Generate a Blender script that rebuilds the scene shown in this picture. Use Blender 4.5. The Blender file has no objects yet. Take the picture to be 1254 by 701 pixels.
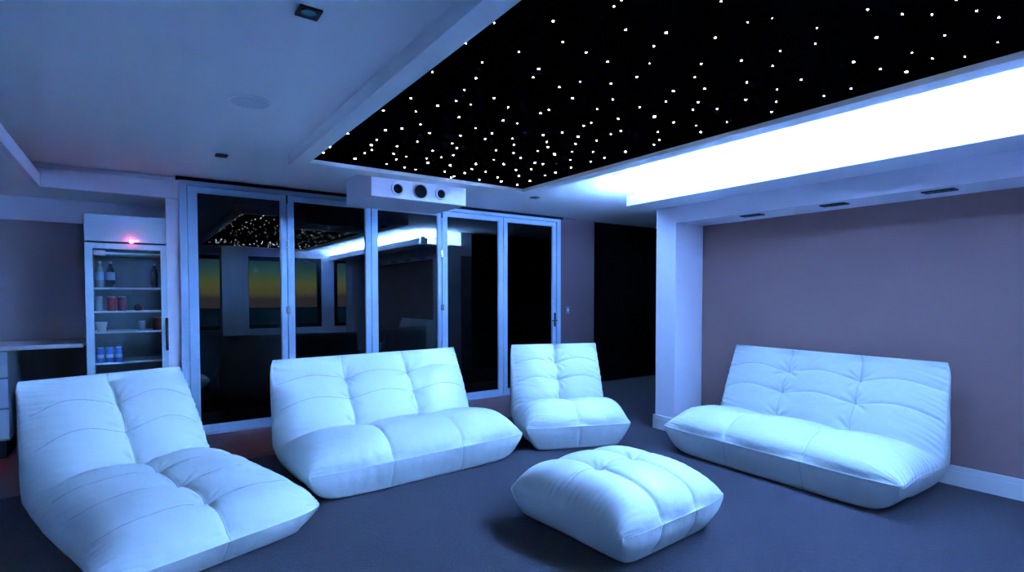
import bpy, math, random
import numpy as np
from mathutils import Vector, Matrix
random.seed(7)
rng = np.random.default_rng(7)
D2R = math.pi / 180

# ---------------------------------------------------------------- camera, world, lights, exposure
sc = bpy.context.scene
COL = sc.collection
yaw, pitch, roll = 35.144 * D2R, -1.708 * D2R, -0.057 * D2R
fwd = Vector((math.sin(yaw) * math.cos(pitch), math.cos(yaw) * math.cos(pitch), math.sin(pitch)))
rgt = Vector((math.cos(yaw), -math.sin(yaw), 0))
upv = rgt.cross(fwd)
r2 = rgt * math.cos(roll) + upv * math.sin(roll)
u2 = -rgt * math.sin(roll) + upv * math.cos(roll)
cam = bpy.data.cameras.new('camera')
cam.sensor_width = 36
cam.lens = 654.54 * 36 / 1254
cam.shift_y = (381.34 - 350.5) / 1254
cam.clip_start = 0.05
cam.clip_end = 4000
cam_o = bpy.data.objects.new('camera', cam)
cam_o.matrix_world = Matrix(((r2.x, u2.x, -fwd.x, 0), (r2.y, u2.y, -fwd.y, 0), (r2.z, u2.z, -fwd.z, 1.5), (0, 0, 0, 1)))
COL.objects.link(cam_o)
sc.camera = cam_o

sc.view_settings.view_transform = 'Standard'
sc.view_settings.look = 'None'
sc.view_settings.gamma = 1
sc.view_settings.use_curve_mapping = False
sc.view_settings.exposure = 0.0
sc.cycles.sample_clamp_indirect = 0.0
sc.cycles.max_bounces = 10
sc.cycles.diffuse_bounces = 6
sc.cycles.caustics_reflective = False
sc.cycles.caustics_refractive = False

LED_COLOR = (0.20, 0.46, 1.0)
LED_POWER = 2000.0
SKY_GAIN = 1.3

world = bpy.data.worlds.new('dusk')
sc.world = world
world.use_nodes = True
wn, wl = world.node_tree.nodes, world.node_tree.links
wn.clear()
w_out = wn.new('ShaderNodeOutputWorld')
w_bg = wn.new('ShaderNodeBackground')
w_tc = wn.new('ShaderNodeTexCoord')
w_sep = wn.new('ShaderNodeSeparateXYZ')
w_ramp = wn.new('ShaderNodeValToRGB')           # colour by elevation, sunset side
w_map = wn.new('ShaderNodeMapRange')
w_side = wn.new('ShaderNodeMapRange')           # bright towards the sunset (-Y), night towards +Y
w_mix = wn.new('ShaderNodeMix')
w_mix.data_type = 'RGBA'
w_noise = wn.new('ShaderNodeTexNoise')
w_noise.inputs['Scale'].default_value = 2.2
w_nmap = wn.new('ShaderNodeMapping')
w_nmap.inputs['Scale'].default_value = (1, 1, 9)
wl.new(w_tc.outputs['Generated'], w_sep.inputs[0])
wl.new(w_tc.outputs['Generated'], w_nmap.inputs[0])
wl.new(w_nmap.outputs[0], w_noise.inputs['Vector'])
w_add = wn.new('ShaderNodeMath')
w_add.operation = 'MULTIPLY_ADD'
wl.new(w_noise.outputs[0], w_add.inputs[0])
w_add.inputs[1].default_value = 0.03
wl.new(w_sep.outputs[2], w_add.inputs[2])
w_map.inputs['From Min'].default_value = 0.012
w_map.inputs['From Max'].default_value = 0.10
wl.new(w_add.outputs[0], w_map.inputs['Value'])
wl.new(w_map.outputs[0], w_ramp.inputs[0])
er = w_ramp.color_ramp
er.elements[0].position = 0.0
er.elements[0].color = (0.30, 0.26, 0.30, 1)
er.elements[1].position = 1.0
er.elements[1].color = (0.05, 0.22, 0.42, 1)
for p, c in ((0.10, (0.75, 0.62, 0.32, 1)), (0.28, (0.80, 0.88, 0.30, 1)), (0.48, (0.30, 0.75, 0.62, 1)), (0.7, (0.12, 0.42, 0.62, 1))):
    e = er.elements.new(p)
    e.color = c
w_side.inputs['From Min'].default_value = 0.15
w_side.inputs['From Max'].default_value = -0.75
wl.new(w_sep.outputs[1], w_side.inputs['Value'])
w_mix.inputs[6].default_value = (0.0012, 0.002, 0.005, 1)
wl.new(w_side.outputs[0], w_mix.inputs[0])
wl.new(w_ramp.outputs[0], w_mix.inputs[7])
wl.new(w_mix.outputs[2], w_bg.inputs['Color'])
w_bg.inputs['Strength'].default_value = SKY_GAIN
wl.new(w_bg.outputs[0], w_out.inputs[0])

# the LED strip lying on the cove ledge, washing the ceiling above it
led = bpy.data.lights.new('cove_led_light', 'AREA')
led.shape = 'RECTANGLE'
led.size = 0.08
led.size_y = 5.4
led.energy = LED_POWER
led.color = LED_COLOR
led_o = bpy.data.objects.new('cove_led_light', led)
led_o.location = (4.62, 1.27, 2.516)
led_o.rotation_euler = (math.pi, 0, 0)
COL.objects.link(led_o)

# ---------------------------------------------------------------- materials
def mat(name, color, rough=0.6, metal=0.0, bump=0.0, bscale=60.0, var=0.0, spec=0.5, coat=0.0, emit=None, estr=0.0, vscale=4.0):
    m = bpy.data.materials.new(name)
    m.use_nodes = True
    n, l = m.node_tree.nodes, m.node_tree.links
    b = n['Principled BSDF']
    b.inputs['Base Color'].default_value = (*color, 1)
    b.inputs['Roughness'].default_value = rough
    b.inputs['Metallic'].default_value = metal
    b.inputs['Specular IOR Level'].default_value = spec
    b.inputs['Coat Weight'].default_value = coat
    tc = n.new('ShaderNodeTexCoord')
    if var:
        t = n.new('ShaderNodeTexNoise')
        t.inputs['Scale'].default_value = vscale
        t.inputs['Detail'].default_value = 4
        l.new(tc.outputs['Object'], t.inputs['Vector'])
        r = n.new('ShaderNodeValToRGB')
        r.color_ramp.elements[0].position = 0.3
        r.color_ramp.elements[1].position = 0.7
        r.color_ramp.elements[0].color = (*[c * (1 - var) for c in color], 1)
        r.color_ramp.elements[1].color = (*[min(1, c * (1 + var)) for c in color], 1)
        l.new(t.outputs[0], r.inputs[0])
        l.new(r.outputs[0], b.inputs['Base Color'])
    if bump:
        t = n.new('ShaderNodeTexNoise')
        t.inputs['Scale'].default_value = bscale
        t.inputs['Detail'].default_value = 3
        l.new(tc.outputs['Object'], t.inputs['Vector'])
        bp = n.new('ShaderNodeBump')
        bp.inputs['Strength'].default_value = bump
        bp.inputs['Distance'].default_value = 0.01
        l.new(t.outputs[0], bp.inputs['Height'])
        l.new(bp.outputs[0], b.inputs['Normal'])
    if emit:
        b.inputs['Emission Color'].default_value = (*emit, 1)
        b.inputs['Emission Strength'].default_value = estr
    return m

def glass_mat(name, tint, extra=0.0):
    """thin pane: clear with a Schlick mirror reflection on each face"""
    m = bpy.data.materials.new(name)
    m.use_nodes = True
    n, l = m.node_tree.nodes, m.node_tree.links
    n.clear()
    out = n.new('ShaderNodeOutputMaterial')
    tr = n.new('ShaderNodeBsdfTransparent')
    tr.inputs[0].default_value = (*tint, 1)
    gl = n.new('ShaderNodeBsdfGlossy')
    gl.inputs['Roughness'].default_value = 0.0
    gl.inputs['Color'].default_value = (0.95, 1, 1, 1)
    geo = n.new('ShaderNodeNewGeometry')
    dot = n.new('ShaderNodeVectorMath')
    dot.operation = 'DOT_PRODUCT'
    l.new(geo.outputs['Incoming'], dot.inputs[0])
    l.new(geo.outputs['Normal'], dot.inputs[1])
    a = n.new('ShaderNodeMath'); a.operation = 'ABSOLUTE'
    l.new(dot.outputs['Value'], a.inputs[0])
    s = n.new('ShaderNodeMath'); s.operation = 'SUBTRACT'; s.inputs[0].default_value = 1
    l.new(a.outputs[0], s.inputs[1])
    p = n.new('ShaderNodeMath'); p.operation = 'POWER'; p.inputs[1].default_value = 5
    l.new(s.outputs[0], p.inputs[0])
    q = n.new('ShaderNodeMath'); q.operation = 'MULTIPLY_ADD'
    q.inputs[1].default_value = 0.955 - extra; q.inputs[2].default_value = 0.045 + extra
    l.new(p.outputs[0], q.inputs[0])
    mx = n.new('ShaderNodeMixShader')
    l.new(q.outputs[0], mx.inputs[0]); l.new(tr.outputs[0], mx.inputs[1]); l.new(gl.outputs[0], mx.inputs[2])
    l.new(mx.outputs[0], out.inputs[0])
    return m

def carpet_mat():
    m = mat('carpet', (0.050, 0.046, 0.066), rough=1.0, spec=0.1, var=0.12, vscale=90)
    n, l = m.node_tree.nodes, m.node_tree.links
    b = n['Principled BSDF']
    tc = n.new('ShaderNodeTexCoord')
    v = n.new('ShaderNodeTexVoronoi'); v.inputs['Scale'].default_value = 160
    l.new(tc.outputs['Object'], v.inputs['Vector'])
    t = n.new('ShaderNodeTexNoise'); t.inputs['Scale'].default_value = 24
    l.new(tc.outputs['Object'], t.inputs['Vector'])
    ad = n.new('ShaderNodeMath'); l.new(v.outputs['Distance'], ad.inputs[0]); l.new(t.outputs[0], ad.inputs[1])
    bp = n.new('ShaderNodeBump'); bp.inputs['Strength'].default_value = 0.7; bp.inputs['Distance'].default_value = 0.008
    l.new(ad.outputs[0], bp.inputs['Height']); l.new(bp.outputs[0], b.inputs['Normal'])
    b.inputs['Sheen Weight'].default_value = 0.15
    return m

def timber_mat():
    m = mat('timber', (0.1, 0.02, 0.012), rough=0.32)
    n, l = m.node_tree.nodes, m.node_tree.links
    b = n['Principled BSDF']
    tc = n.new('ShaderNodeTexCoord')
    mp = n.new('ShaderNodeMapping'); mp.inputs['Scale'].default_value = (1, 1, 1)
    l.new(tc.outputs['Object'], mp.inputs[0])
    br = n.new('ShaderNodeTexBrick')
    br.inputs['Scale'].default_value = 1.0
    br.inputs['Brick Width'].default_value = 1.4
    br.inputs['Row Height'].default_value = 0.12
    br.inputs['Mortar Size'].default_value = 0.002
    br.inputs['Color1'].default_value = (0.23, 0.05, 0.035, 1)
    br.inputs['Color2'].default_value = (0.15, 0.03, 0.022, 1)
    br.inputs['Mortar'].default_value = (0.02, 0.006, 0.005, 1)
    l.new(mp.outputs[0], br.inputs['Vector'])
    l.new(br.outputs['Color'], b.inputs['Base Color'])
    return m

def leather_mat():
    m = mat('white_leather', (0.66, 0.70, 0.68), rough=0.42, spec=0.5, coat=0.05)
    n, l = m.node_tree.nodes, m.node_tree.links
    b = n['Principled BSDF']
    tc = n.new('ShaderNodeTexCoord')
    v = n.new('ShaderNodeTexVoronoi'); v.inputs['Scale'].default_value = 260
    l.new(tc.outputs['Object'], v.inputs['Vector'])
    t = n.new('ShaderNodeTexNoise'); t.inputs['Scale'].default_value = 14; t.inputs['Detail'].default_value = 5
    l.new(tc.outputs['Object'], t.inputs['Vector'])
    b1 = n.new('ShaderNodeBump'); b1.inputs['Strength'].default_value = 0.12; b1.inputs['Distance'].default_value = 0.002
    b2 = n.new('ShaderNodeBump'); b2.inputs['Strength'].default_value = 0.4; b2.inputs['Distance'].default_value = 0.012
    l.new(v.outputs['Distance'], b1.inputs['Height'])
    l.new(t.outputs[0], b2.inputs['Height'])
    l.new(b2.outputs[0], b1.inputs['Normal'])
    l.new(b1.outputs[0], b.inputs['Normal'])
    return m

M = dict(
    ceiling=mat('ceiling_paint', (0.88, 0.87, 0.88), 0.9, spec=0.2, bump=0.03, bscale=200),
    white=mat('white_wall_paint', (0.79, 0.76, 0.86), 0.7, spec=0.3, bump=0.04, bscale=160),
    trim=mat('satin_white_trim', (0.80, 0.80, 0.82), 0.35),
    shaded_wall=mat('taupe_wall_with_shade', (0.15, 0.10, 0.12), 0.8, spec=0.15),  # taupe darkened: shade far from the LED is put into the colour
    alcove=mat('grey_violet_wall_paint', (0.42, 0.35, 0.40), 0.75, spec=0.2),
    mauve=mat('taupe_wall_paint', (0.33, 0.20, 0.195), 0.75, spec=0.2, bump=0.04, bscale=160),
    alu=mat('white_powdercoat', (0.40, 0.52, 0.68), 0.45, bump=0.02, bscale=300),
    black=mat('black_plastic', (0.006, 0.006, 0.008), 0.4),
    starfelt=mat('star_panel_black', (0.0012, 0.0012, 0.002), 1.0, spec=0.0),
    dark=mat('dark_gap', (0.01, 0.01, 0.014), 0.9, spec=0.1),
    hall=mat('black_gloss_panel', (0.003, 0.003, 0.004), 0.08, spec=0.12),
    chrome=mat('brushed_steel', (0.5, 0.52, 0.55), 0.25, metal=1),
    leather=leather_mat(),
    seam=mat('leather_seam_thread', (0.30, 0.32, 0.34), 0.7),
    carpet=carpet_mat(),
    timber=timber_mat(),
    glass=glass_mat('door_glass', (0.08, 0.10, 0.105), 0.02),
    clear=glass_mat('clear_glass', (0.92, 0.96, 0.97)),
    fridge=mat('fridge_enamel', (0.55, 0.72, 0.82), 0.3, coat=0.2),
    fridge_in=mat('fridge_liner', (0.16, 0.26, 0.31), 0.5),
    fridge_wire=mat('fridge_shelf', (0.75, 0.85, 0.9), 0.4),
    grey=mat('grey_laminate', (0.16, 0.19, 0.24), 0.5),
    drawer=mat('white_laminate', (0.45, 0.48, 0.58), 0.4),
    slab=mat('pale_bench_top', (0.55, 0.52, 0.58), 0.3, var=0.08, vscale=12),
    led=mat('cove_led_strip', (0.8, 0.8, 0.8), 0.5, emit=(0.4, 0.7, 1.0), estr=12),
    redled=mat('red_lamp', (0.9, 0.05, 0.1), 0.3, emit=(1.0, 0.05, 0.16), estr=40),
    lens=mat('downlight_lens', (0.10, 0.42, 0.50), 0.15, coat=0.5),
    grille=mat('speaker_cloth', (0.62, 0.64, 0.68), 0.8, bump=0.2, bscale=400),
    star=mat('star_point', (1, 1, 1), 0.5, emit=(0.82, 0.95, 1.0), estr=42),
    deck=mat('terrace_tile', (0.03, 0.03, 0.035), 0.6, var=0.2, vscale=3),
    sea=mat('sea_water', (0.05, 0.16, 0.26), 0.55, var=0.4, vscale=0.02, spec=0.3),
    bottle_clear=mat('clear_bottle', (0.30, 0.40, 0.46), 0.1, coat=0.5),
    bottle_dark=mat('cola_bottle', (0.03, 0.012, 0.012), 0.1, coat=0.6),
    bottle_green=mat('green_bottle', (0.004, 0.03, 0.02), 0.1, coat=0.6),
    label_blue=mat('pale_blue_label', (0.35, 0.50, 0.75), 0.5),
    label_white=mat('white_label', (0.6, 0.62, 0.68), 0.5),
    red_can=mat('red_can', (0.30, 0.02, 0.035), 0.3, metal=0.3),
    blue_can=mat('blue_can', (0.05, 0.20, 0.60), 0.3, metal=0.3),
    silver=mat('can_metal', (0.65, 0.68, 0.72), 0.3, metal=0.9),
    cup=mat('cream_cup', (0.65, 0.62, 0.58), 0.4),
    fruit=mat('dark_fruit', (0.03, 0.02, 0.02), 0.4),
)
for k in ('star', 'redled', 'led'):
    M[k].cycles.emission_sampling = 'NONE'

# ---------------------------------------------------------------- mesh helpers
class MB:
    def __init__(s):
        s.v, s.f = [], []
    def box(s, x0, x1, y0, y1, z0, z1, bev=0.0):
        if bev <= 0:
            o = len(s.v)
            s.v += [(x0, y0, z0), (x1, y0, z0), (x1, y1, z0), (x0, y1, z0), (x0, y0, z1), (x1, y0, z1), (x1, y1, z1), (x0, y1, z1)]
            s.f += [tuple(o + i for i in q) for q in ((3, 2, 1, 0), (4, 5, 6, 7), (0, 1, 5, 4), (1, 2, 6, 5), (2, 3, 7, 6), (3, 0, 4, 7))]
            return s
        b = min(bev, (x1 - x0) / 2.01, (y1 - y0) / 2.01, (z1 - z0) / 2.01)
        import bmesh
        bm = bmesh.new()
        bmesh.ops.create_cube(bm, size=1)
        for vv in bm.verts:
            vv.co = Vector(((x0 + x1) / 2 + vv.co.x * (x1 - x0), (y0 + y1) / 2 + vv.co.y * (y1 - y0), (z0 + z1) / 2 + vv.co.z * (z1 - z0)))
        bmesh.ops.bevel(bm, geom=bm.edges[:], offset=b, segments=2, affect='EDGES', profile=0.5)
        o = len(s.v)
        bm.verts.index_update()
        s.v += [tuple(vv.co) for vv in bm.verts]
        s.f += [tuple(o + q.index for q in f.verts) for f in bm.faces]
        bm.free()
        return s
    def lathe(s, c, prof, n=24, axis='z', cap=True):
        """prof: list of (radius, height along axis)"""
        o = len(s.v)
        for r, h in prof:
            for i in range(n):
                a = 2 * math.pi * i / n
                p, q = r * math.cos(a), r * math.sin(a)
                if axis == 'z': s.v.append((c[0] + p, c[1] + q, c[2] + h))
                elif axis == 'y': s.v.append((c[0] + q, c[1] + h, c[2] + p))
                else: s.v.append((c[0] + h, c[1] + p, c[2] + q))
        for j in range(len(prof) - 1):
            for i in range(n):
                a, b = o + j * n + i, o + j * n + (i + 1) % n
                s.f.append((a, b, b + n, a + n))
        if cap:
            s.f.append(tuple(o + i for i in range(n))[::-1])
            k = o + (len(prof) - 1) * n
            s.f.append(tuple(k + i for i in range(n)))
        return s
    def tube(s, pts, r, n=6):
        P = [Vector(p) for p in pts]
        o = len(s.v)
        for i, p in enumerate(P):
            t = (P[min(i + 1, len(P) - 1)] - P[max(i - 1, 0)])
            if t.length < 1e-9: t = Vector((0, 0, 1))
            t.normalize()
            a = t.cross(Vector((0.31, 0.17, 0.93)))
            if a.length < 1e-3: a = t.cross(Vector((1, 0, 0)))
            a.normalize()
            b = t.cross(a)
            for k in range(n):
                q = 2 * math.pi * k / n
                s.v.append(tuple(p + (a * math.cos(q) + b * math.sin(q)) * r))
        for i in range(len(P) - 1):
            for k in range(n):
                x, y = o + i * n + k, o + i * n + (k + 1) % n
                s.f.append((x, y, y + n, x + n))
        return s
    def build(s, name, m, parent=None, smooth=False, loc=None):
        me = bpy.data.meshes.new(name)
        me.from_pydata(s.v, [], s.f)
        me.materials.append(m)
        import bmesh
        bm = bmesh.new(); bm.from_mesh(me)
        bmesh.ops.recalc_face_normals(bm, faces=bm.faces[:])
        bm.to_mesh(me); bm.free()
        if smooth:
            me.polygons.foreach_set('use_smooth', [True] * len(me.polygons))
            me.set_sharp_from_angle(angle=45 * D2R)
        o = bpy.data.objects.new(name, me)
        COL.objects.link(o)
        if parent is not None: o.parent = parent
        if loc is not None: o.location = loc
        return o

def struct(o):
    o['kind'] = 'structure'
    return o

def sbox(name, m, *bx, bev=0.0):
    b = MB()
    for q in bx: b.box(*q, bev=bev)
    return struct(b.build(name, m))

def tag(o, label, cat, group=None, kind=None):
    o['label'] = label; o['category'] = cat
    if group: o['group'] = group
    if kind: o['kind'] = kind
    return o

def thing(name, loc, rz, label, cat, group=None):
    o = bpy.data.objects.new(name, None)
    o.empty_display_size = 0.1
    COL.objects.link(o)
    o.location = loc
    o.rotation_euler = (0, 0, rz)
    return tag(o, label, cat, group)

def copy_tree(o, parent=None):
    c = o.copy(); COL.objects.link(c)
    if parent is not None: c.parent = parent
    for ch in list(o.children): copy_tree(ch, c)
    return c

# ---------------------------------------------------------------- structure
DW = 6.59           # inner face of the bifold wall
CH = 2.74           # main ceiling
BK = -1.6           # inner face of the back wall
RX = 5.26           # recess wall on the right
EX = 9.2            # far end of the dark hall

sbox('floor', M['carpet'], (-3.2, 5.5, BK - 0.2, 5.37, -0.1, 0.0), (5.5, EX, 3.9, DW + 0.4, -0.1, 0.0))
struct(MB().box(-3.2, 5.5, 5.37, 7.45, -0.1, 0.001).build('floor', M['timber']))
# main ceiling in pieces around the star panel box
sbox('ceiling', M['ceiling'],
     (-1.10, 1.248, BK - 0.2, DW + 0.1, CH, CH + 0.12), (1.248, 3.536, 4.82, DW + 0.1, CH, CH + 0.12),
     (1.248, 3.536, BK - 0.2, -1.10, CH, CH + 0.12), (3.536, 5.5, BK - 0.2, DW + 0.1, CH, CH + 0.12),
     (5.5, EX, 3.8, DW + 0.4, CH, CH + 0.12))
# low ceiling beside and behind
sbox('ceiling', M['ceiling'], (-3.2, -0.73, BK - 0.2, 7.45, 2.51, 2.54), (-0.73, 0.36, 6.58, 7.45, 2.51, 2.54))
# bright beam edge stepping down to the low ceiling
sbox('trim_1', M['white'], (-0.74, -0.70, BK, 6.55, 2.505, 2.625), (-0.74, 0.375, 6.55, 6.59, 2.505, 2.625))
sbox('trim_2', M['white'], (-0.74, 0.345, 6.615, 6.64, 2.54, 2.69), (-0.74, 0.345, 6.60, 6.64, 2.69, 2.715))
sbox('wall_front', M['white'], (-1.10, 0.36, 6.64, 6.72, 2.54, CH), (0.345, 6.33, DW, 6.72, 2.715, CH),
     (0.27, 0.387, DW, 6.72, 0, 2.72))
sbox('wall_front', M['shaded_wall'], (5.56, 6.33, DW - 0.003, 6.72, 0, 2.74))
sbox('wall_left', M['white'], (-1.16, -1.10, BK, 6.72, 2.54, CH))
sbox('wall_west', M['white'], (-3.3, -3.2, BK - 0.2, 7.5, 0, 2.6))
sbox('wall_alcove', M['alcove'], (-3.2, 0.36, 7.35, 7.45, 0, 2.27))
sbox('wall_alcove', M['white'], (-3.2, 0.36, 7.33, 7.45, 2.27, 2.51), (0.33, 0.40, 6.72, 7.45, 0, 2.51))
# right side: feature wall recess, pillar, fascia, cove tray
sbox('wall_right', M['mauve'], (RX, 5.5, BK, 3.98, 0.0, 2.28))
sbox('wall_pillar', M['white'], (4.78, RX, 3.716, 3.98, 0, 2.456), (4.78, RX, BK, BK + 0.5, 0, 2.456), bev=0.004)
sbox('wall_fascia', M['white'], (4.78, RX, BK + 0.5, 3.716, 2.28, 2.456), (RX, 5.5, BK, 3.98, 2.28, CH))
sbox('trim_3', M['white'], (4.33, RX, BK, 4.01, 2.456, 2.475), (4.33, 4.355, BK, 4.01, 2.475, 2.568))
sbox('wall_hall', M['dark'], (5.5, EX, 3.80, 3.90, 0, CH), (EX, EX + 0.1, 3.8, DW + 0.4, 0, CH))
hb = MB()
for i in range(3):
    hb.box(6.335 + i * 0.97, 6.335 + i * 0.97 + 0.955, 6.60, 6.66, 0.02, 2.735)
struct(hb.build('door_6', M['hall']))
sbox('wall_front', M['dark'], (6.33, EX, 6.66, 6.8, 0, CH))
# baseboards, stepped profile
def bboard(name, x0, x1, y0, y1, axis):
    b = MB()
    if axis == 'y': b.box(x0, x1, y0, y1, 0, 0.115).box(x0 + 0.008, x1, y0, y1, 0.115, 0.135).box(x0 + 0.004, x1, y0, y1, 0.135, 0.155)
    else: b.box(x0, x1, y0, y1, 0, 0.115).box(x0, x1, y0 + 0.008, y1, 0.115, 0.155)
    return struct(b.build(name, M['trim']))
bboard('baseboard_right', 5.236, RX, BK + 0.5, 3.716, 'y')
bboard('baseboard_pillar', 4.756, 4.78, 3.700, 3.996, 'y')
bboard('baseboard_pillar', 4.78, RX, 3.696, 3.716, 'x')
bboard('baseboard_front', 5.60, 6.33, 6.568, DW, 'x')
# back wall with the big picture windows towards the sunset
sbox('wall_back', M['white'], (-3.2, 5.5, BK - 0.2, BK, 0, 0.66), (-3.2, 5.5, BK - 0.2, BK, 2.49, CH),
     (4.12, 4.45, BK - 0.2, BK, 0.66, 2.49), (5.2, 5.5, BK - 0.2, BK, 0.66, 2.49), (-3.2, 0.75, BK - 0.2, BK, 0.66, 2.49))
sbox('wall_column', M['white'], (1.67, 2.24, -1.45, -1.05, 0, CH))
def window(i, x0, x1):
    f = MB()
    for q in ((x0, x1, 0.66, 0.76), (x0, x1, 2.39, 2.49), (x0, x0 + 0.10, 0.76, 2.39), (x1 - 0.10, x1, 0.76, 2.39)):
        f.box(q[0], q[1], BK - 0.12, BK - 0.02, q[2], q[3])
    o = struct(f.build('window_%d' % i, M['black']))
    MB().box(x0 + 0.1, x1 - 0.1, BK - 0.075, BK - 0.065, 0.76, 2.39).build('glass_pane', M['clear'], o)
window(1, 0.75, 4.12)
window(2, 4.45, 5.2)
# outside
sbox('terrace', M['deck'], (-3, 9, 6.80, 9.6, -0.14, -0.03))
sbox('sea', M['sea'], (-1500, 1500, -1500, 1500, -31, -30))

# ---------------------------------------------------------------- bifold doors
fr = MB()
fr.box(0.387, 0.455, 6.55, 6.66, 0, 2.715).box(5.49, 5.565, 6.55, 6.66, 0, 2.715).box(0.455, 5.49, 6.55, 6.66, 2.66, 2.715).box(0.455, 5.49, 6.55, 6.66, 0, 0.02)
struct(fr.build('trim_4', M['alu']))
sbox('trim_5', M['dark'], (0.36, 5.60, 6.535, 6.60, 2.705, 2.7395))
J = [0.458, 1.447, 2.451, 3.452, 4.475, 5.488]
G = [(0.547, 1.378), (1.521, 2.376), (2.537, 3.389), (3.541, 4.387), (4.549, 5.419)]
for i in range(5):
    a, b = J[i] + 0.004, J[i + 1] - 0.004
    g0, g1 = G[i]
    s = MB()
    s.box(a, g0, 6.575, 6.63, 0.022, 2.655, bev=0.003).box(g1, b, 6.575, 6.63, 0.022, 2.655, bev=0.003)
    s.box(g0 - 0.004, g1 + 0.004, 6.577, 6.628, 0.022, 0.095).box(g0 - 0.004, g1 + 0.004, 6.577, 6.628, 2.595, 2.655)
    d = struct(s.build('door_%d' % (i + 1), M['alu']))
    MB().box(g0 - 0.002, g1 + 0.002, 6.598, 6.606, 0.09, 2.60).build('glass_pane', M['glass'], d)
    be = MB()
    for q in ((g0, g0 + 0.006, 0.095, 2.595), (g1 - 0.006, g1, 0.095, 2.595), (g0, g1, 0.095, 0.101), (g0, g1, 2.589, 2.595)):
        be.box(q[0], q[1], 6.590, 6.597, q[2], q[3])
    be.build('glazing_bead', M['alu'], d)
    if i in (0, 2):
        h = MB(); x = J[i + 1]
        h.box(x - 0.022, x + 0.022, 6.562, 6.575, 1.29, 1.37, bev=0.004)
        h.tube([(x - 0.012, 6.565, 1.30), (x - 0.012, 6.545, 1.31), (x - 0.012, 6.545, 1.35), (x - 0.012, 6.565, 1.36)], 0.006)
        hh = h.build('door_handle', M['chrome'], d); hh['label'] = 'small flush pull handle at the panel joint'
        k = MB().box(x - 0.012, x + 0.012, 6.562, 6.575, 2.03, 2.13, bev=0.003)
        k.build('latch', M['chrome'], d)
        MB().box(x - 0.008, x + 0.008, 6.56, 6.575, 2.56, 2.655, bev=0.003).build('hinge', M['black'], d)
    if i == 4:
        h = MB().box(5.445, 5.475, 6.560, 6.575, 1.0, 1.22, bev=0.004)
        h.tube([(5.46, 6.56, 1.10), (5.46, 6.515, 1.10), (5.36, 6.51, 1.10)], 0.010, 8)
        hh = h.build('door_handle', M['black'], d); hh['label'] = 'dark lever handle on a long plate'

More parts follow.
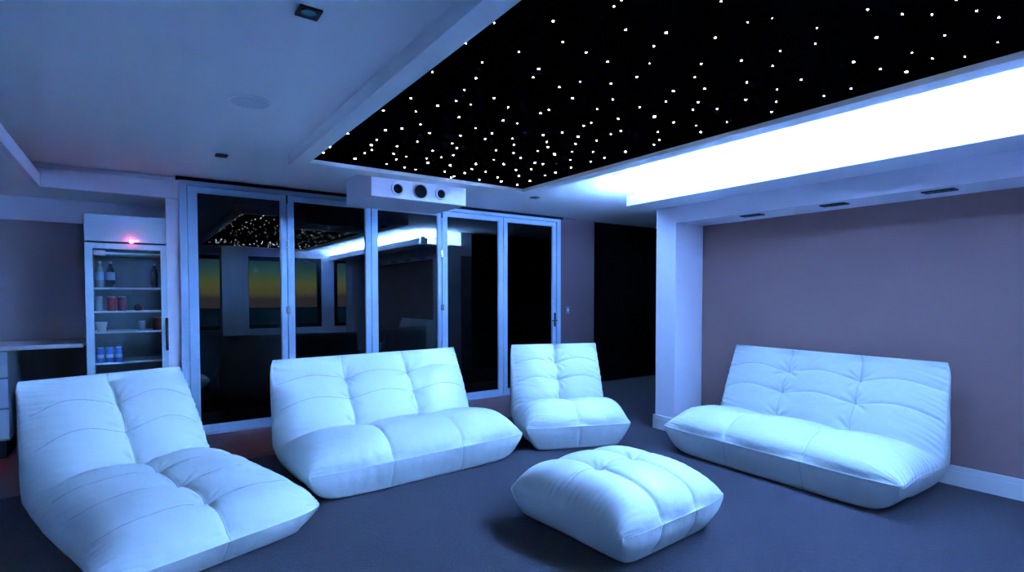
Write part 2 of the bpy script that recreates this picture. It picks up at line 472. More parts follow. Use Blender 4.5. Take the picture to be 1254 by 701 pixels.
# ---------------------------------------------------------------- star ceiling
FZ = 2.648
f = MB()
f.box(1.126, 1.248, -1.25, 5.02, FZ, CH).box(3.536, 3.684, -1.25, 5.02, FZ, CH).box(1.248, 3.536, 4.82, 5.02, FZ, CH).box(1.248, 3.536, -1.25, -1.10, FZ, CH)
struct(f.build('trim_6', M['ceiling']))
panel = MB().box(1.248, 3.536, -1.10, 4.82, 2.6815, 2.84).build('star_panel', M['starfelt'])
tag(panel, 'black recessed ceiling panel scattered with glowing fibre-optic stars', 'ceiling light panel')
STARS = [[1.37,2.996,7.9],[1.315,3.293,10.5],[1.492,3.19,6.1],[1.289,3.909,9.6],[1.287,4.344,7.9],[1.291,4.541,10.5],[1.481,3.671,11.4],[1.561,3.566,9.6],[1.516,3.935,9.6],[1.535,4.095,10.5],[1.591,4.232,10.5],[1.577,4.361,10.5],[1.567,4.576,14.0],[1.713,4.009,10.5],[1.782,4.242,10.5],[1.871,4.4,8.8],[1.866,4.603,8.8],[2.048,4.627,12.3],[1.902,4.259,7.9],[2.173,4.658,9.6],[1.569,2.701,6.1],[1.559,3.016,9.6],[1.613,2.88,8.8],[1.717,2.883,6.1],[1.777,2.708,7.9],[1.935,2.789,6.1],[1.774,3.128,8.8],[2.051,3.017,9.6],[2.165,3.011,7.0],[1.63,3.409,8.8],[1.768,3.551,9.6],[1.983,3.264,7.0],[1.984,3.477,8.8],[2.143,3.294,9.6],[2.181,3.447,9.6],[2.342,3.319,8.8],[1.792,3.806,7.9],[2.033,3.692,8.8],[2.125,3.785,10.5],[2.448,3.449,8.8],[2.42,3.661,10.5],[2.584,3.647,8.8],[2.004,3.968,8.8],[2.209,3.992,10.5],[2.712,3.484,8.8],[2.157,4.112,8.8],[2.074,4.225,8.8],[2.149,4.352,14.0],[2.573,3.927,8.8],[2.726,3.739,9.6],[2.519,4.141,12.3],[2.731,4.007,11.4],[2.931,3.807,11.4],[2.358,4.322,11.4],[2.432,4.568,11.4],[2.587,4.325,11.4],[2.756,4.35,10.5],[2.62,4.513,10.5],[2.951,4.123,10.5],[3.051,4.016,12.3],[3.118,4.309,12.3],[2.606,4.7,11.4],[2.606,4.758,10.5],[2.985,4.485,10.5],[2.897,4.692,10.5],[3.12,4.625,14.9],[3.351,4.437,13.1],[3.355,4.665,13.1],[1.292,1.967,6.1],[1.492,1.809,7.9],[1.649,1.929,7.0],[1.812,1.947,7.9],[1.542,2.13,5.3],[1.458,2.331,6.1],[1.535,2.518,7.9],[1.741,2.229,9.6],[1.783,2.331,7.0],[1.988,2.354,7.0],[2.03,2.228,7.0],[1.286,2.201,5.3],[1.304,2.58,7.9],[1.564,2.696,7.0],[2.161,2.437,10.5],[2.374,2.315,8.8],[2.609,2.312,7.0],[2.416,2.49,7.9],[2.174,2.678,7.9],[2.168,2.758,8.8],[2.664,2.546,8.8],[2.574,2.711,7.9],[2.573,2.785,8.8],[2.551,2.989,9.6],[2.714,3.0,12.3],[2.477,3.118,10.5],[2.872,2.72,8.8],[2.869,2.815,8.8],[2.898,2.994,8.8],[2.61,3.24,7.9],[2.83,3.156,9.6],[2.705,3.344,9.6],[2.959,3.339,9.6],[3.101,3.245,7.9],[3.313,3.086,13.1],[2.89,3.482,13.1],[3.317,3.328,9.6],[3.123,3.551,10.5],[3.31,3.492,9.6],[3.015,3.796,9.6],[3.312,3.754,11.4],[3.324,3.993,12.3],[3.318,4.144,10.5],[1.62,1.575,6.1],[1.609,1.524,5.3],[1.804,1.682,7.0],[1.974,1.595,8.8],[2.195,1.496,8.8],[1.947,1.302,5.3],[2.031,1.713,6.1],[2.163,1.852,5.3],[1.972,1.96,7.0],[2.238,2.004,7.9],[2.188,2.148,7.9],[2.565,2.019,8.8],[2.382,1.704,7.0],[2.497,1.827,6.1],[2.68,1.893,7.9],[2.665,2.152,7.0],[2.827,2.378,14.0],[2.835,2.046,8.8],[2.92,2.148,7.9],[3.036,2.051,7.9],[3.026,2.379,9.6],[3.213,2.335,7.9],[3.108,2.584,8.8],[3.368,2.406,9.6],[3.319,2.167,7.0],[3.277,2.707,8.8],[3.344,2.816,8.8],[3.374,1.884,7.9],[2.187,1.332,5.3],[2.241,1.254,3.5],[2.514,1.564,7.9],[2.572,1.396,6.1],[2.706,1.508,6.1],[2.485,1.186,5.3],[2.632,1.262,6.1],[2.795,1.704,7.0],[3.035,1.857,8.8],[3.034,1.662,6.1],[3.221,1.769,7.0],[3.006,1.513,7.9],[3.362,1.557,7.0],[3.37,1.414,7.0],[2.496,0.989,6.1],[2.657,0.922,6.1],[2.764,0.851,6.1],[2.881,0.734,7.0],[3.025,0.696,6.1],[3.032,0.884,6.1],[2.8,1.071,9.6],[2.995,1.247,8.8],[3.204,1.205,7.9],[3.358,1.141,11.4],[3.115,1.037,5.3],[3.277,1.004,6.1],[3.382,0.903,6.1],[3.317,0.765,4.4],[2.707,0.755,4.4]]
def star_mb(b, x, y, r):
    b.lathe((x, y, 2.680), [(r * 0.45, -r * 0.42), (r * 0.85, -r * 0.22), (r, 0.002), (r, 0.005)], n=10)
ranked = sorted(STARS, key=lambda s: -s[2] / math.hypot(s[0], s[1]))
for x, y, r in ranked[:100]:
    b = MB(); star_mb(b, 0, 0, r * (0.00046 + 0.000018 * r))
    o = b.build('star_light', M['star'], panel, smooth=True)
    for v in o.data.vertices: v.co.z -= 2.680
    o.location = (x, y, 2.680)
b = MB()
for x, y, r in ranked[100:]: star_mb(b, x, y, r * (0.00046 + 0.000018 * r))
n_ex = 0
while n_ex < 75:
    x, y = random.uniform(1.3, 3.5), random.uniform(-1.05, 0.62)
    star_mb(b, x, y, random.choice((0.006, 0.007, 0.009, 0.011))); n_ex += 1
o = b.build('star_light', M['star'], panel, smooth=True)
o['kind'] = 'stuff'

# ---------------------------------------------------------------- ventilation box with three nozzles
vb = thing('ventilation_box', (2.399, 5.38, 2.462), 0, 'white boxed duct under the ceiling with three round nozzles, above the folding doors', 'air vent')
b = MB()
x0, x1 = 1.872 - 2.399, 2.926 - 2.399
b.box(x0, x1, -0.365, 0.37, 0, 0.278, bev=0.004)
b.build('duct_casing', M['white'], vb)
for cx, ro, ri in ((2.143, 0.068, 0.046), (2.390, 0.080, 0.066), (2.622, 0.064, 0.043)):
    c = (cx - 2.399, -0.365, 0.094)
    q = MB().lathe(c, [(ro, 0.0), (ro, -0.012), (ro * 0.9, -0.02), (ri * 1.08, -0.018), (ri, -0.006), (ri, 0.0)], n=40, axis='y', cap=False)
    nz = q.build('nozzle', M['trim'], vb, smooth=True)
    MB().lathe(c, [(ri, -0.0085), (ri * 0.5, -0.006), (0.001, -0.002)], n=32, axis='y', cap=False).build('nozzle_throat', M['dark'], nz, smooth=True)

# ---------------------------------------------------------------- ceiling fittings
def downlight(x, y, label, sx=0.095, sy=0.095, z=CH, group=None, n=1):
    t = thing('downlight', (x, y, z), 0, label, 'downlight', group)
    f = MB()
    hx, hy = sx / 2 * n, sy / 2
    f.box(-hx, hx, -hy, hy, -0.004, 0.0)
    f.box(-hx, hx, -hy, -hy + 0.012, -0.010, -0.004).box(-hx, hx, hy - 0.012, hy, -0.010, -0.004).box(-hx, -hx + 0.012, -hy, hy, -0.010, -0.004).box(hx - 0.012, hx, -hy, hy, -0.010, -0.004)
    f.build('housing', M['black'], t)
    for k in range(n):
        cx = (k - (n - 1) / 2) * sx
        MB().lathe((cx, 0, -0.0045), [(0.040, 0), (0.040, -0.006), (0.034, -0.006), (0.034, 0)], n=28, cap=False).build('bezel', M['chrome'], t, smooth=True)
        MB().lathe((cx, 0, -0.0045), [(0.033, 0), (0.028, -0.003), (0.012, -0.0045)], n=24).build('lens', M['lens'], t, smooth=True)
    return t
downlight(0.641, 2.451, 'square black downlight in the white ceiling nearest the camera, with a teal lens')
downlight(0.642, 5.369, 'small square black downlight in the ceiling between the folding doors and the round speaker')
downlight(4.156, 5.40, 'small dark downlight in the ceiling right of the duct box near the dark hall')
for y, lb in ((1.448, 'twin black downlight under the bulkhead over the right sofa, nearest the right picture edge'),
              (2.185, 'twin black downlight under the bulkhead over the right sofa, middle one of three'),
              (2.933, 'twin black downlight under the bulkhead over the right sofa, nearest the white pillar')):
    t = downlight(4.93, y, lb, sx=0.10, sy=0.10, z=2.28, group='twin downlights under the bulkhead', n=2)
    t.rotation_euler = (0, 0, math.pi / 2)
def speaker(x, y, label):
    t = thing('ceiling_speaker', (x, y, CH), 0, label, 'speaker')
    MB().lathe((0, 0, 0), [(0.125, 0), (0.125, -0.006), (0.118, -0.010), (0.112, -0.008), (0.110, -0.004), (0.110, 0)], n=48, cap=False).build('rim', M['trim'], t, smooth=True)
    MB().lathe((0, 0, 0), [(0.111, -0.001), (0.110, -0.006), (0.06, -0.008), (0.002, -0.0085)], n=48, cap=False).build('grille', M['grille'], t, smooth=True)
speaker(0.624, 3.788, 'round white flush speaker in the plain ceiling left of the star panel')
speaker(4.143, 3.855, 'round flush speaker in the blue-lit ceiling beyond the end of the light cove')
ls = MB().box(4.57, 4.67, -1.45, 3.90, 2.476, 2.50).build('led_strip', M['led'])
tag(ls, 'glowing blue-white light strip lying on the cove ledge behind its lip', 'light strip')
br_ = thing('cove_bracket', (4.42, 3.98, 2.475), 0, 'small dark bracket standing on the end of the light cove ledge', 'bracket')
MB().box(-0.02, 0.05, -0.02, 0.015, 0, 0.135, bev=0.003).build('upright', M['grey'], br_)
MB().box(0.05, 0.11, -0.02, 0.015, 0, 0.105, bev=0.003).build('foot', M['grey'], br_)
sw = thing('light_switch', (5.744, DW, 1.258), 0, 'light switch plate on the wall right of the folding doors', 'switch')
MB().box(-0.038, 0.038, -0.008, 0, -0.058, 0.058, bev=0.003).build('plate', M['grey'], sw)
MB().box(-0.012, 0.012, -0.013, -0.008, -0.02, 0.02, bev=0.002).build('rocker', M['trim'], sw)

# ---------------------------------------------------------------- desk and cabinet at the left
dk = MB().box(-3.19, -0.425, 6.60, 7.33, 1.0, 1.04, bev=0.004).build('bench_top', M['slab'])
tag(dk, 'pale long bench top against the alcove wall left of the fridge', 'bench top')
cb = thing('drawer_cabinet', (-1.30, 7.0, 0), 0, 'pale three-drawer cabinet under the bench top at the left picture edge', 'cabinet')
MB().box(-0.33, 0.33, -0.35, 0.32, 0.17, 0.998).build('carcass', M['grey'], cb)
MB().box(-0.30, 0.30, -0.30, 0.32, 0.0, 0.17).build('plinth', M['dark'], cb)
for z0, z1 in ((0.755, 0.985), (0.475, 0.735), (0.19, 0.455)):
    d = MB().box(-0.33, 0.33, -0.37, -0.35, z0, z1, bev=0.004).build('drawer', M['drawer'], cb)
    MB().box(-0.06, 0.06, -0.385, -0.37, z1 - 0.05, z1 - 0.035, bev=0.003).build('drawer_handle', M['chrome'], d)
kb = MB().box(-0.96, -0.44, 7.26, 7.348, 0.0, 0.998).build('knee_panel', M['black'])
tag(kb, 'black back panel in the knee space under the bench top', 'panel')
sb_ = thing('storage_box', (-0.80, 6.95, 0), 0, 'dark grey storage box on the floor under the bench beside the drawers', 'box')
MB().box(-0.14, 0.16, -0.2, 0.25, 0, 0.56, bev=0.008).build('box_body', M['grey'], sb_)
MB().box(-0.148, 0.168, -0.208, 0.258, 0.56, 0.60, bev=0.008).build('box_lid', M['grey'], sb_)

# ---------------------------------------------------------------- display fridge
FX, FY = -0.060, 6.62
fg = thing('display_fridge', (FX, FY, 0), 0, 'tall glass-door drinks fridge with pale blue header and red lamp in the alcove', 'fridge')
w = 0.338
c = MB()
c.box(-w, -w + 0.035, 0.04, 0.66, 0.1, 2.02).box(w - 0.035, w, 0.04, 0.66, 0.1, 2.02).box(-w, w, 0.62, 0.66, 0.1, 2.02).box(-w, w, 0.04, 0.66, 0.1, 0.35).box(-w, w, 0.04, 0.66, 1.98, 2.02)
c.build('cabinet', M['fridge'], fg)
MB().box(-w + 0.035, w - 0.035, 0.605, 0.62, 0.35, 1.98).box(-w + 0.035, -w + 0.045, 0.06, 0.605, 0.35, 1.98).box(w - 0.045, w - 0.035, 0.06, 0.605, 0.35, 1.98).build('liner', M['fridge_in'], fg)
MB().box(-w, w, 0.0, 0.66, 2.035, 2.30, bev=0.006).build('header', M['fridge'], fg)
MB().box(-w + 0.03, w - 0.03, -0.002, 0.0, 2.055, 2.28).build('header_sign', M['fridge'], fg)
MB().box(-w + 0.02, w - 0.02, 0.05, 0.6, 0.0, 0.1).build('plinth', M['black'], fg)
MB().box(-w + 0.02, w - 0.02, -0.006, 0.0, 2.022, 2.034).build('header_strip', M['black'], fg)
d = MB()
d.box(-w, -w + 0.062, -0.01, 0.035, 0.12, 2.015, bev=0.004).box(w - 0.062, w, -0.01, 0.035, 0.12, 2.015, bev=0.004)
d.box(-w + 0.06, w - 0.06, -0.01, 0.035, 1.962, 2.015).box(-w + 0.06, w - 0.06, -0.01, 0.035, 0.12, 0.22)
dr = d.build('door', M['fridge'], fg)
MB().box(-w + 0.06, w - 0.06, 0.010, 0.018, 0.22, 1.965).build('glass_pane', M['clear'], dr)
MB().box(w - 0.030, w - 0.004, -0.045, -0.020, 0.93, 1.27, bev=0.008).box(w - 0.024, w - 0.010, -0.022, -0.008, 0.95, 0.98).box(w - 0.024, w - 0.010, -0.022, -0.008, 1.22, 1.25).build('handle', M['black'], dr)
MB().box(-w + 0.07, -w + 0.16, 0.004, 0.0095, 1.90, 1.945).build('sticker', M['label_white'], dr)
rl = MB().lathe((0.036, -0.0065, 2.045), [(0.020, 0), (0.019, -0.010), (0.012, -0.016), (0.002, -0.018)], n=20, axis='y').build('indicator_lamp', M['redled'], fg, smooth=True)
rl['label'] = 'glowing red indicator lamp'
pl = bpy.data.lights.new('fridge_lamp_light', 'POINT'); pl.energy = 0.22; pl.color = (1, 0.06, 0.2); pl.shadow_soft_size = 0.02
plo = bpy.data.objects.new('fridge_lamp_light', pl); plo.location = (0.036, -0.045, 2.045); plo.parent = fg; COL.objects.link(plo)
SH = [0.826, 1.136, 1.342, 1.577, 1.93]
for z in SH:
    s = MB().box(-w + 0.046, w - 0.046, 0.08, 0.58, z - 0.008, z - 0.003)
    s.box(-w + 0.046, w - 0.046, 0.07, 0.08, z - 0.014, z + 0.004)
    s.build('shelf', M['fridge_wire'], fg)

def bottle(name, x, y, z, mb, ml, mc, label, h=0.25, r=0.033, group='bottles on the top fridge shelf', lab=(0.3, 0.6)):
    t = thing(name, (x, y, z), 0, label, 'bottle', group)
    MB().lathe((0, 0, 0), [(r * .85, 0), (r, h * .04), (r, h * .28), (r * .95, h * .35), (r, h * .42), (r, h * .58), (r * .75, h * .72), (r * .38, h * .84), (r * .36, h * .92)], n=20).build('bottle_body', mb, t, smooth=True)
    if ml: MB().lathe((0, 0, 0), [(r * 1.02, h * lab[0]), (r * 1.02, h * lab[1])], n=20, cap=False).build('bottle_label', ml, t, smooth=True)
    MB().lathe((0, 0, 0), [(r * .42, h * .91), (r * .42, h * .995), (r * .3, h)], n=14).build('bottle_cap', mc, t, smooth=True)
    return t
Z3 = SH[3] - 0.0018
bottle('drink_bottle', -0.29, 6.76, Z3, M['bottle_clear'], M['label_blue'], M['label_white'], 'clear water bottle with pale label, leftmost on the top fridge shelf', h=0.27)
bottle('drink_bottle', -0.205, 6.76, Z3, M['bottle_dark'], M['label_blue'], M['label_white'], 'dark soft drink bottle with pale label, beside the water bottle in the fridge', h=0.27, r=0.037)
bottle('drink_bottle', 0.165, 6.78, Z3, M['bottle_green'], M['bottle_green'], M['silver'], 'dark green glass bottle alone at the right of the top fridge shelf', h=0.26, r=0.031)
def can(x, y, z, m, label, group, h=0.125, r=0.032, cat='can', name='drink_can'):
    t = thing(name, (x, y, z), 0, label, cat, group)
    MB().lathe((0, 0, 0), [(r * .8, 0), (r, h * .07), (r, h * .88), (r * .86, h * .96)], n=22).build('can_body', m, t, smooth=True)
    MB().lathe((0, 0, 0), [(r * .87, h * .955), (r * .87, h), (r * .8, h), (r * .78, h * .975)], n=22).build('can_lid', M['silver'], t, smooth=True)
    return t
Z2 = SH[2] - 0.0018
g = 'cans on the second fridge shelf'
can(-0.30, 6.75, Z2, M['bottle_clear'], 'pale can at the left of the second fridge shelf, before two red cans', g, h=0.15)
can(-0.20, 6.75, Z2, M['red_can'], 'dark red can next to the pale can on the second fridge shelf', g, h=0.15, r=0.038)
can(-0.115, 6.75, Z2, M['red_can'], 'dark red can with open space to its right on the second fridge shelf', g, h=0.15, r=0.038)
fr_ = thing('dark_fruit', (0.02, 6.76, Z2), 0, 'small dark round fruit on the second fridge shelf right of the red cans', 'fruit')
MB().lathe((0, 0, 0), [(0.012, 0.0), (0.032, 0.008), (0.042, 0.032), (0.038, 0.055), (0.02, 0.068), (0.004, 0.064)], n=20).build('fruit_body', M['fruit'], fr_, smooth=True)
MB().tube([(0, 0, 0.062), (0.004, 0, 0.075), (0.010, 0, 0.085)], 0.003).build('stem', M['fruit'], fr_)
Z1 = SH[1] - 0.0018
cp = thing('cream_tub', (-0.285, 6.75, Z1), 0, 'pale tub with a lid at the left of the third fridge shelf', 'tub')
MB().lathe((0, 0, 0), [(0.034, 0), (0.045, 0.085), (0.046, 0.09)], n=24).build('tub_body', M['cup'], cp, smooth=True)
MB().lathe((0, 0, 0), [(0.049, 0.088), (0.049, 0.098), (0.045, 0.10)], n=24).build('tub_lid', M['label_white'], cp, smooth=True)
can(0.182, 6.75, Z1, M['red_can'], 'dark red can at the right end of the third fridge shelf', None, h=0.14, r=0.040)
can(0.05, 6.80, Z1, M['bottle_clear'], 'faint clear glass jar in the right half of the third fridge shelf', None, h=0.10, r=0.032, cat='jar', name='glass_jar')
Z0 = SH[0] - 0.0018
g = 'blue cans on the lowest visible fridge shelf'
for x, lb in ((-0.30, 'blue and silver can, leftmost of three on the low fridge shelf'), (-0.225, 'blue and silver can, middle of three on the low fridge shelf'), (-0.15, 'blue and silver can, rightmost of three on the low fridge shelf')):
    t = can(x, 6.75, Z0, M['blue_can'], lb, g, h=0.155, r=0.031)
    MB().lathe((0, 0, 0), [(0.0315, 0.05), (0.0315, 0.085)], n=22, cap=False).build('can_label', M['label_white'], t, smooth=True)

# ---------------------------------------------------------------- soft leather seats
def spline(ctrl, n):
    P = np.array(ctrl, float)
    Q = np.vstack([2 * P[0] - P[1], P, 2 * P[-1] - P[-2]])
    pts = []
    for i in range(1, len(Q) - 2):
        d = [max(1e-4, np.linalg.norm(Q[i + k + 1] - Q[i + k]) ** 0.5) for k in (-1, 0, 1)]
        t0, t1 = 0, d[0]; t2 = t1 + d[1]; t3 = t2 + d[2]
        for u in np.linspace(0, 1, 24, endpoint=False):
            t = t1 + u * (t2 - t1)
            A1 = (t1 - t) / (t1 - t0) * Q[i - 1] + (t - t0) / (t1 - t0) * Q[i]
            A2 = (t2 - t) / (t2 - t1) * Q[i] + (t - t1) / (t2 - t1) * Q[i + 1]
            A3 = (t3 - t) / (t3 - t2) * Q[i + 1] + (t - t2) / (t3 - t2) * Q[i + 2]
            B1 = (t2 - t) / (t2 - t0) * A1 + (t - t0) / (t2 - t0) * A2
            B2 = (t3 - t) / (t3 - t1) * A2 + (t - t1) / (t3 - t1) * A3
            pts.append((t2 - t) / (t2 - t1) * B1 + (t - t1) / (t2 - t1) * B2)
    pts.append(P[-1])
    pts = np.array(pts)
    s = np.concatenate([[0], np.cumsum(np.linalg.norm(np.diff(pts, axis=0), axis=1))])
    q = np.linspace(0, s[-1], n)
    return np.stack([np.interp(q, s, pts[:, 0]), np.interp(q, s, pts[:, 1])], 1), s[-1], lambda x: x / s[-1]

def wob(seed, n=5, f0=2.0, f1=9.0):
    r = np.random.default_rng(seed)
    fr, ph, am = r.uniform(f0, f1, n), r.uniform(0, 6.28, n), r.uniform(0.4, 1, n)
    return lambda x: sum(a * np.sin(f * x + p) for f, p, a in zip(fr, ph, am)) / n ** 0.5

def soft_grid(cfg):
    nt, nl = cfg['nt'], cfg['nl']
    U, LU, _ = spline(cfg['U'], nt)
    L, LL, _ = spline(cfg['L'], nt)
    pu, qu, plw, qlw = cfg['sup']
    a0 = cfg['Wn'] / 2
    # loop, evenly spaced: right seam (X=1,K=0) -> over the top -> left -> under
    ang = np.linspace(0, 2 * np.pi, 4001)
    c_, s_ = np.cos(ang), np.sin(ang)
    up = s_ >= 0
    X = np.sign(c_) * np.abs(c_) ** (2 / np.where(up, pu, plw))
    K = np.sign(s_) * np.abs(s_) ** (2 / np.where(up, qu, qlw))
    dl = np.hypot(np.diff(X) * a0, np.diff(K) * 0.2)
    s = np.concatenate([[0], np.cumsum(dl)])
    q = np.linspace(0, s[-1], nl, endpoint=False)
    X, K = np.interp(q, s, X), np.interp(q, s, K)
    t = np.linspace(0, 1, nt)
    tc = cfg['tc']
    m = (U + L) / 2; h = (U - L) / 2
    T = t[:, None]; XX = X[None, :] + 0 * T; KK = K[None, :] + 0 * T
    a = (cfg['Wn'] / 2 + (cfg['Wt'] - cfg['Wn']) / 2 * np.clip((t - cfg['tw'][0]) / (cfg['tw'][1] - cfg['tw'][0]), 0, 1) ** 1.0)[:, None]
    pinch = cfg.get('pinch', 0.0) * np.exp(-((t - tc) / 0.07) ** 2)[:, None]
    de = np.minimum(T * LU, (1 - T) * LU)
    a = a * (1 - cfg.get('cr', 0.025) * np.exp(-(de / 0.05) ** 1.2))
    P = np.zeros((nt, nl, 3))
    P[..., 1] = m[:, None, 0] + KK * h[:, None, 0]
    P[..., 2] = m[:, None, 1] + KK * h[:, None, 1]
    P[..., 0] = XX * (a - pinch * (KK > 0) * KK)
    P[..., 1] += cfg.get('cy', 0.02) * np.abs(XX) ** 8 * (np.exp(-(T * LU / 0.12)) - (np.exp(-((1 - T) * LU / 0.12)) if cfg.get('pillow') else 0))
    zz = cfg['zn']
    ins = cfg['ins'] * np.clip(1 - P[..., 2] / zz, 0, 1) ** 1.1
    P[..., 0] -= np.sign(XX) * np.abs(XX) ** 3 * ins * np.clip(np.abs(P[..., 0]) / a0, 0, 1)
    # normals of the base surface
    dt = np.gradient(P, axis=0)
    dl_ = (np.roll(P, -1, axis=1) - np.roll(P, 1, axis=1))
    N = np.cross(dl_, dt)
    N /= np.maximum(np.linalg.norm(N, axis=2, keepdims=True), 1e-9)
    # orient outward
    C = np.zeros_like(P); C[..., 1] = m[:, None, 0]; C[..., 2] = m[:, None, 1]
    if np.sum(N * (P - C)) < 0: N = -N
    dist_end = np.minimum(T * LU, (1 - T) * LU)
    fade = np.clip(dist_end / 0.05, 0, 1) ** 0.7 if not cfg.get('pillow') else np.clip(dist_end / 0.04, 0, 1) ** 0.7
    n = cfg['panels']
    topw = np.clip((KK - 0.25) / 0.5, 0, 1)
    lowf = np.clip((-KK - 0.25) / 0.5, 0, 1) * np.clip(1 - P[..., 2] / 0.5, 0, 1) * (P[..., 2] > 0.02) * (T < 0.3)
    edge = np.clip((1 - np.abs(XX)) * a / 0.10, 0, 1)
    pan = np.abs(np.sin(np.pi * n * (XX + 1) / 2)) ** 0.55
    d = cfg['puff'] * (pan - 1) * topw + cfg['puff'] * 0.5 * (pan - 1) * lowf
    sag = cfg.get('sag', 0.012)
    def tline(t0, x):
        return t0 - sag * np.cos(np.pi * n * (x + 1)) * (1 if t0 > tc else -0.4)
    vx = [-1 + 2 * k / n for k in range(1, n)]
    for t0, dep, wd in cfg['rows']:
        u = (T - tline(t0, XX)) * LU
        d -= dep * np.exp(-(np.abs(u) / wd) ** 1.3) * topw * (0.45 + 0.55 * (1 - pan))
        d -= 0.0035 * np.exp(-(u / 0.008) ** 2) * topw
    for x0 in vx:
        u = (XX - x0) * a
        d -= 0.0045 * np.exp(-(u / 0.010) ** 2) * np.maximum(topw, lowf)
    for ti, xi, dep, rad in cfg['tufts']:
        du = (T - ti) * LU; dv = (XX - xi) * a
        r = np.hypot(du, dv); th = np.arctan2(du, dv)
        d -= dep * np.exp(-(r / rad) ** 1.2) * topw
        rr_ = np.random.default_rng(int(ti * 999 + xi * 77) + 205)
        fo = sum(rr_.uniform(.5, 1) * np.sin(k_ * th + rr_.uniform(0, 6.28)) for k_ in (5, 7, 9, 12)) / 2.5
        d += cfg.get('star', 0.010) * fo * np.exp(-((r - 0.065) / 0.05) ** 2) * topw
    # gathered leather: folds running across the side seams, stronger beside the crease
    for sgn in (-1, 1):
        ph = wob(cfg['seed'] + sgn, 7, 60, 170)
        near = np.exp(-(np.abs(XX - sgn) * a / cfg.get('fold_w', 0.13)) ** 1.3)
        amt = 0.35 + 0.65 * np.exp(-((T - tc * cfg.get('fold_t', 0.9)) / 0.16) ** 2)
        d += cfg.get('fold', 0.009) * ph(T * LU + 0.25 * XX * a + 0 * XX) * near * amt * np.clip((KK + 0.2) / 0.5, 0, 1)
    ph = wob(cfg['seed'] + 9, 6, 25, 70)
    d += 0.002 * ph(XX * a) * np.exp(-(T * LU / 0.10) ** 2)
    w1, w2 = wob(cfg['seed'] + 3, 5, 4, 14), wob(cfg['seed'] + 4, 5, 4, 14)
    d += 0.003 * w1(T * LU + 0.6 * XX) * w2(XX * a * 1.3 + T) * (P[..., 2] > 0.03)
    crease = cfg.get('crease', 0.0)
    d -= crease * np.exp(-(np.abs(T - tc) * LU / 0.035) ** 1.2) * topw * edge ** 0.3
    N2 = N
    P2 = P + N2 * (d * fade)[..., None]
    P2[..., 2] = np.maximum(P2[..., 2], 0.001)
    return P2, X, K, t, LU, vx, tline

def grid_mesh(name, P, closed_loop, m, parent, cap0=False, cap1=False):
    nt, nl = P.shape[:2]
    v = P.reshape(-1, 3)
    f = []
    i = np.arange(nt - 1)[:, None] * nl
    j = np.arange(nl)[None, :]
    jn = (j + 1) % nl
    q = np.stack([i + j, i + jn, i + nl + jn, i + nl + j], -1).reshape(-1, 4)
    me = bpy.data.meshes.new(name)
    me.from_pydata(v.tolist(), [], q.tolist())
    me.materials.append(m)
    import bmesh
    bm = bmesh.new(); bm.from_mesh(me)
    bmesh.ops.remove_doubles(bm, verts=bm.verts[:], dist=0.0004)
    bmesh.ops.recalc_face_normals(bm, faces=bm.faces[:])
    bm.to_mesh(me); bm.free()
    me.polygons.foreach_set('use_smooth', [True] * len(me.polygons))
    o = bpy.data.objects.new(name, me)
    COL.objects.link(o)
    o.parent = parent
    return o

def line_on(P, X, K, t, pts, lift=0.0008):
    """pts: list of (t, loop index)"""
    nt = len(t); out = []
    for tt, j in pts:
        u = np.clip(tt, 0, 1) * (nt - 1); i = int(min(u, nt - 2)); w = u - i
        out.append(tuple(P[i, j] * (1 - w) + P[i + 1, j] * w))
    return out

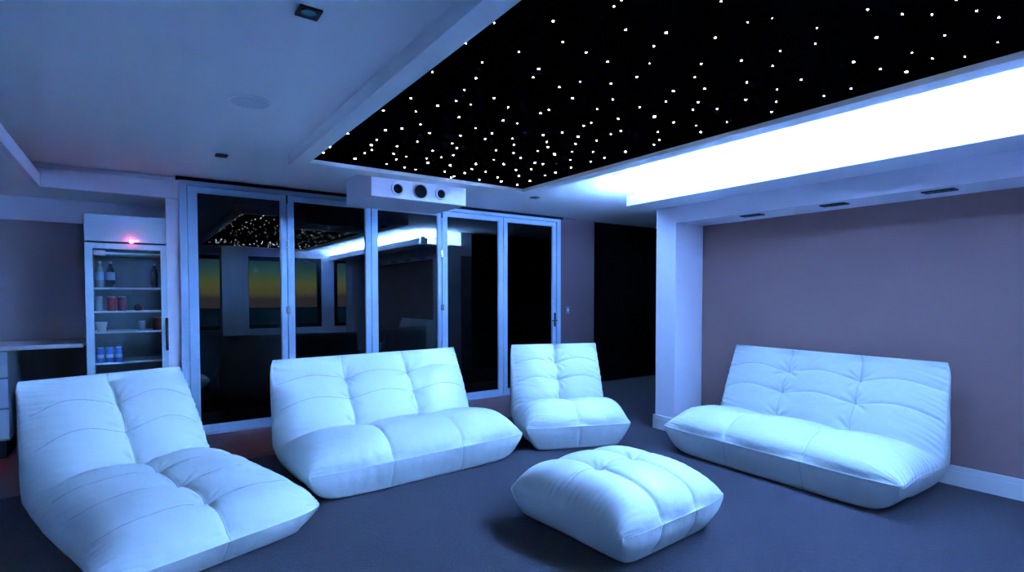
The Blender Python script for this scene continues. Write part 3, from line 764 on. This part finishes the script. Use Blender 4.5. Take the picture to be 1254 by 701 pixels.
def build_seat(root, cfg, pillow=False):
    P, X, K, t, LU, vx, tline = soft_grid(cfg)
    nt, nl = P.shape[:2]
    top = K > 0
    def jtop(x): return int(np.argmin(np.where(top, np.abs(X - x), 9)))
    def jlow(x): return int(np.argmin(np.where(~top, np.abs(X - x), 9)))
    tc = cfg['tc']
    if pillow:
        seat = grid_mesh('cushion', P, True, M['leather'], root); back = seat
    else:
        ic = int(round(tc * (nt - 1)))
        seat = grid_mesh('seat', P[:ic + 2], True, M['leather'], root)
        back = grid_mesh('backrest', P[ic:], True, M['leather'], root)
    R = cfg.get('seam_r', 0.0018)
    for x0 in vx:
        j, jl = jtop(x0), jlow(x0)
        lowend = np.argmax((P[:, jl, 2] < 0.012) & (t > 0.01))
        low = [(q, jl) for q in np.linspace(t[lowend], 0.0, 30)]
        a_ = line_on(P, X, K, t, low + [(q, j) for q in np.linspace(0.0, 1 if pillow else tc, 120)])
        MB().tube(a_, R, 5).build('seam', M['seam'], seat, smooth=True)
        if not pillow:
            a_ = line_on(P, X, K, t, [(q, j) for q in np.linspace(tc, 1, 90)])
            MB().tube(a_, R, 5).build('seam', M['seam'], back, smooth=True)
    jj = [j for j in range(nl) if K[j] > 0.55]
    jj.sort(key=lambda j: X[j])
    for t0, dep, wd in cfg['rows']:
        a_ = line_on(P, X, K, t, [(tline(t0, X[j]), j) for j in jj])
        MB().tube(a_, R, 5).build('seam', M['seam'], back if t0 > tc and not pillow else seat, smooth=True)
    # nose seam (both layers meet) and side piping
    jn_ = sorted([j for j in range(nl) if top[j]], key=lambda j: X[j])
    MB().tube(line_on(P, X, K, t, [(0.0, j) for j in jn_]), R * 1.4, 6).build('piping', M['leather'], seat, smooth=True)
    MB().tube(line_on(P, X, K, t, [(1.0, j) for j in jn_]), R * 1.4, 6).build('piping', M['leather'], back, smooth=True)
    for sgn in (-1, 1):
        if pillow: j = int(np.argmin(np.abs(K) + np.where(np.sign(X) == sgn, 0, 9)))
        else: j = int(np.argmin(np.where(top & (np.sign(X) == sgn), np.abs(K - 0.12), 9)))
        if pillow:
            MB().tube(line_on(P, X, K, t, [(q, j) for q in np.linspace(0, 1, 120)]), R * 1.4, 6).build('piping', M['leather'], seat, smooth=True)
        else:
            MB().tube(line_on(P, X, K, t, [(q, j) for q in np.linspace(0, tc, 90)]), R * 1.2, 6).build('piping', M['leather'], seat, smooth=True)
            MB().tube(line_on(P, X, K, t, [(q, j) for q in np.linspace(tc, 1, 70)]), R * 1.2, 6).build('piping', M['leather'], back, smooth=True)

def chair_cfg(Dp, H, zn, Wn, Wt, panels, seed, crease_y=0.72, **kw):
    cy, cz = crease_y, kw.pop('crease_z', 0.375)
    b = Dp - cy
    U = [(0, zn), (0.012, zn + .07), (0.075, .375), (cy * .36, .455), (cy * .75, .43), (cy * .93, .40), (cy, cz), (cy + b * .16, cz + .10), (cy + b * .45, cz + .30), (cy + b * .78, H - .12), (Dp - .012, H - .02), (Dp, H)]
    L = [(0, zn), (.004, zn - .08), (.030, .05), (.045, 0.012), (.075, 0), (Dp * .5, 0), (Dp - .18, 0), (Dp - .08, .03), (Dp - .03, .15), (Dp, .4), (Dp + .03, .7), (Dp + .028, H - .08), (Dp, H)]
    u_seat = spline(U[:7], 50)[1]; u_all = spline(U, 50)[1]
    tc = u_seat / u_all
    bt = 1 - tc
    rd = kw.pop('row_d', .014)
    rows = [(tc + bt * .40, rd, .05), (tc + bt * .72, rd, .05)]
    vx = [-1 + 2 * k / panels for k in range(1, panels)]
    tufts = [(r[0] - .012, x, .032, .05) for r in rows for x in vx] + [(tc + .01, x, .03, .07) for x in vx]
    c = dict(U=U, L=L, nt=190, nl=int(210 + 150 * (Wn - 1)), sup=(5, 3.4, 7, 5), Wn=Wn, Wt=Wt, tc=tc, tw=(tc * .6, .95), zn=zn, ins=.085,
             panels=panels, puff=.034, rows=rows, tufts=tufts, seed=seed, pinch=.03, crease=.014)
    c.update(kw)
    return c

ch = thing('lounge_chair', (3.50, 3.82, 0), -22 * D2R, 'white leather single armchair without arms, between the two sofas in front of the dark hall', 'armchair')
build_seat(ch, chair_cfg(.84, .955, .23, 1.08, 1.0, 2, 11, crease_y=.56))

sl = thing('leather_sofa', (1.933, 3.88, 0), 3.2 * D2R, 'white leather three-panel sofa with its back to the folding doors', 'sofa', 'white leather three-panel sofas')
build_seat(sl, chair_cfg(1.12, .94, .222, 1.95, 1.88, 3, 21, row_d=.008))

sr = thing('leather_sofa', (4.115, 2.37, 0), -92.2 * D2R, 'white leather three-panel sofa standing against the taupe right wall', 'sofa', 'white leather three-panel sofas')
build_seat(sr, chair_cfg(1.03, .975, .232, 2.0, 1.86, 3, 31))

lg = thing('lounge_chaise', (.405, 3.258, 0), 18.2 * D2R, 'long deep white leather chaise lounger nearest the camera at the left', 'chaise')
U = [(0, .15), (.03, .22), (.14, .315), (.40, .37), (.80, .385), (1.10, .40), (1.22, .39), (1.30, .37), (1.40, .46), (1.53, .62), (1.73, .80), (1.885, .895), (1.90, .91)]
L = [(0, .15), (.02, .09), (.06, .03), (.11, 0), (.4, 0), (1.0, 0), (1.5, 0), (1.66, .03), (1.74, .14), (1.82, .4), (1.90, .7), (1.92, .85), (1.90, .91)]
tc = spline(U[:8], 50)[1] / spline(U, 50)[1]
bt = 1 - tc
rows = [(tc * .25, .012, .05), (tc * .52, .022, .06), (tc * .76, .016, .05), (tc + bt * .36, .016, .05), (tc + bt * .68, .014, .05)]
tufts = [(tc * .27, 0, .03, .06), (tc * .53, 0, .04, .08), (tc * .77, 0, .022, .06), (tc + bt * .36, 0, .02, .05), (tc + bt * .68, 0, .02, .05), (tc, 0, .02, .07)]
build_seat(lg, dict(U=U, L=L, nt=240, nl=230, sup=(3.8, 2.8, 6, 4.5), Wn=1.18, Wt=1.04, tc=tc, tw=(tc * .7, .95), zn=.16, ins=.08, panels=2, puff=.045,
                    rows=rows, tufts=tufts, seed=41, pinch=.05, crease=.03, cr=.035, cy=.05, fold=.018, fold_w=.22, fold_t=.75))

ot = thing('leather_ottoman', (2.575, 1.945, 0), 3 * D2R, 'square puffy white leather ottoman in the middle of the carpet', 'ottoman')
S = 1.0
U = [(0, .21), (.010, .275), (.07, .355), (.22, .415), (.5, .435), (.78, .415), (.93, .355), (.99, .275), (S, .21)]
L = [(0, .21), (.010, .13), (.055, .05), (.085, .01), (.13, 0), (.5, 0), (.87, 0), (.93, .01), (.955, .05), (.99, .13), (S, .21)]
build_seat(ot, dict(U=U, L=L, nt=170, nl=260, sup=(4.2, 2.2, 7, 3), Wn=1.0, Wt=1.0, tc=.5, cr=.045, cy=.03, tw=(0, 1), zn=.21, ins=.045, panels=3, puff=.03, pillow=True,
                    rows=[(.5, .012, .05)], tufts=[(.5, -1 / 3, .03, .06), (.5, 1 / 3, .03, .06)], seed=51, fold=.008, sag=.0), pillow=True)
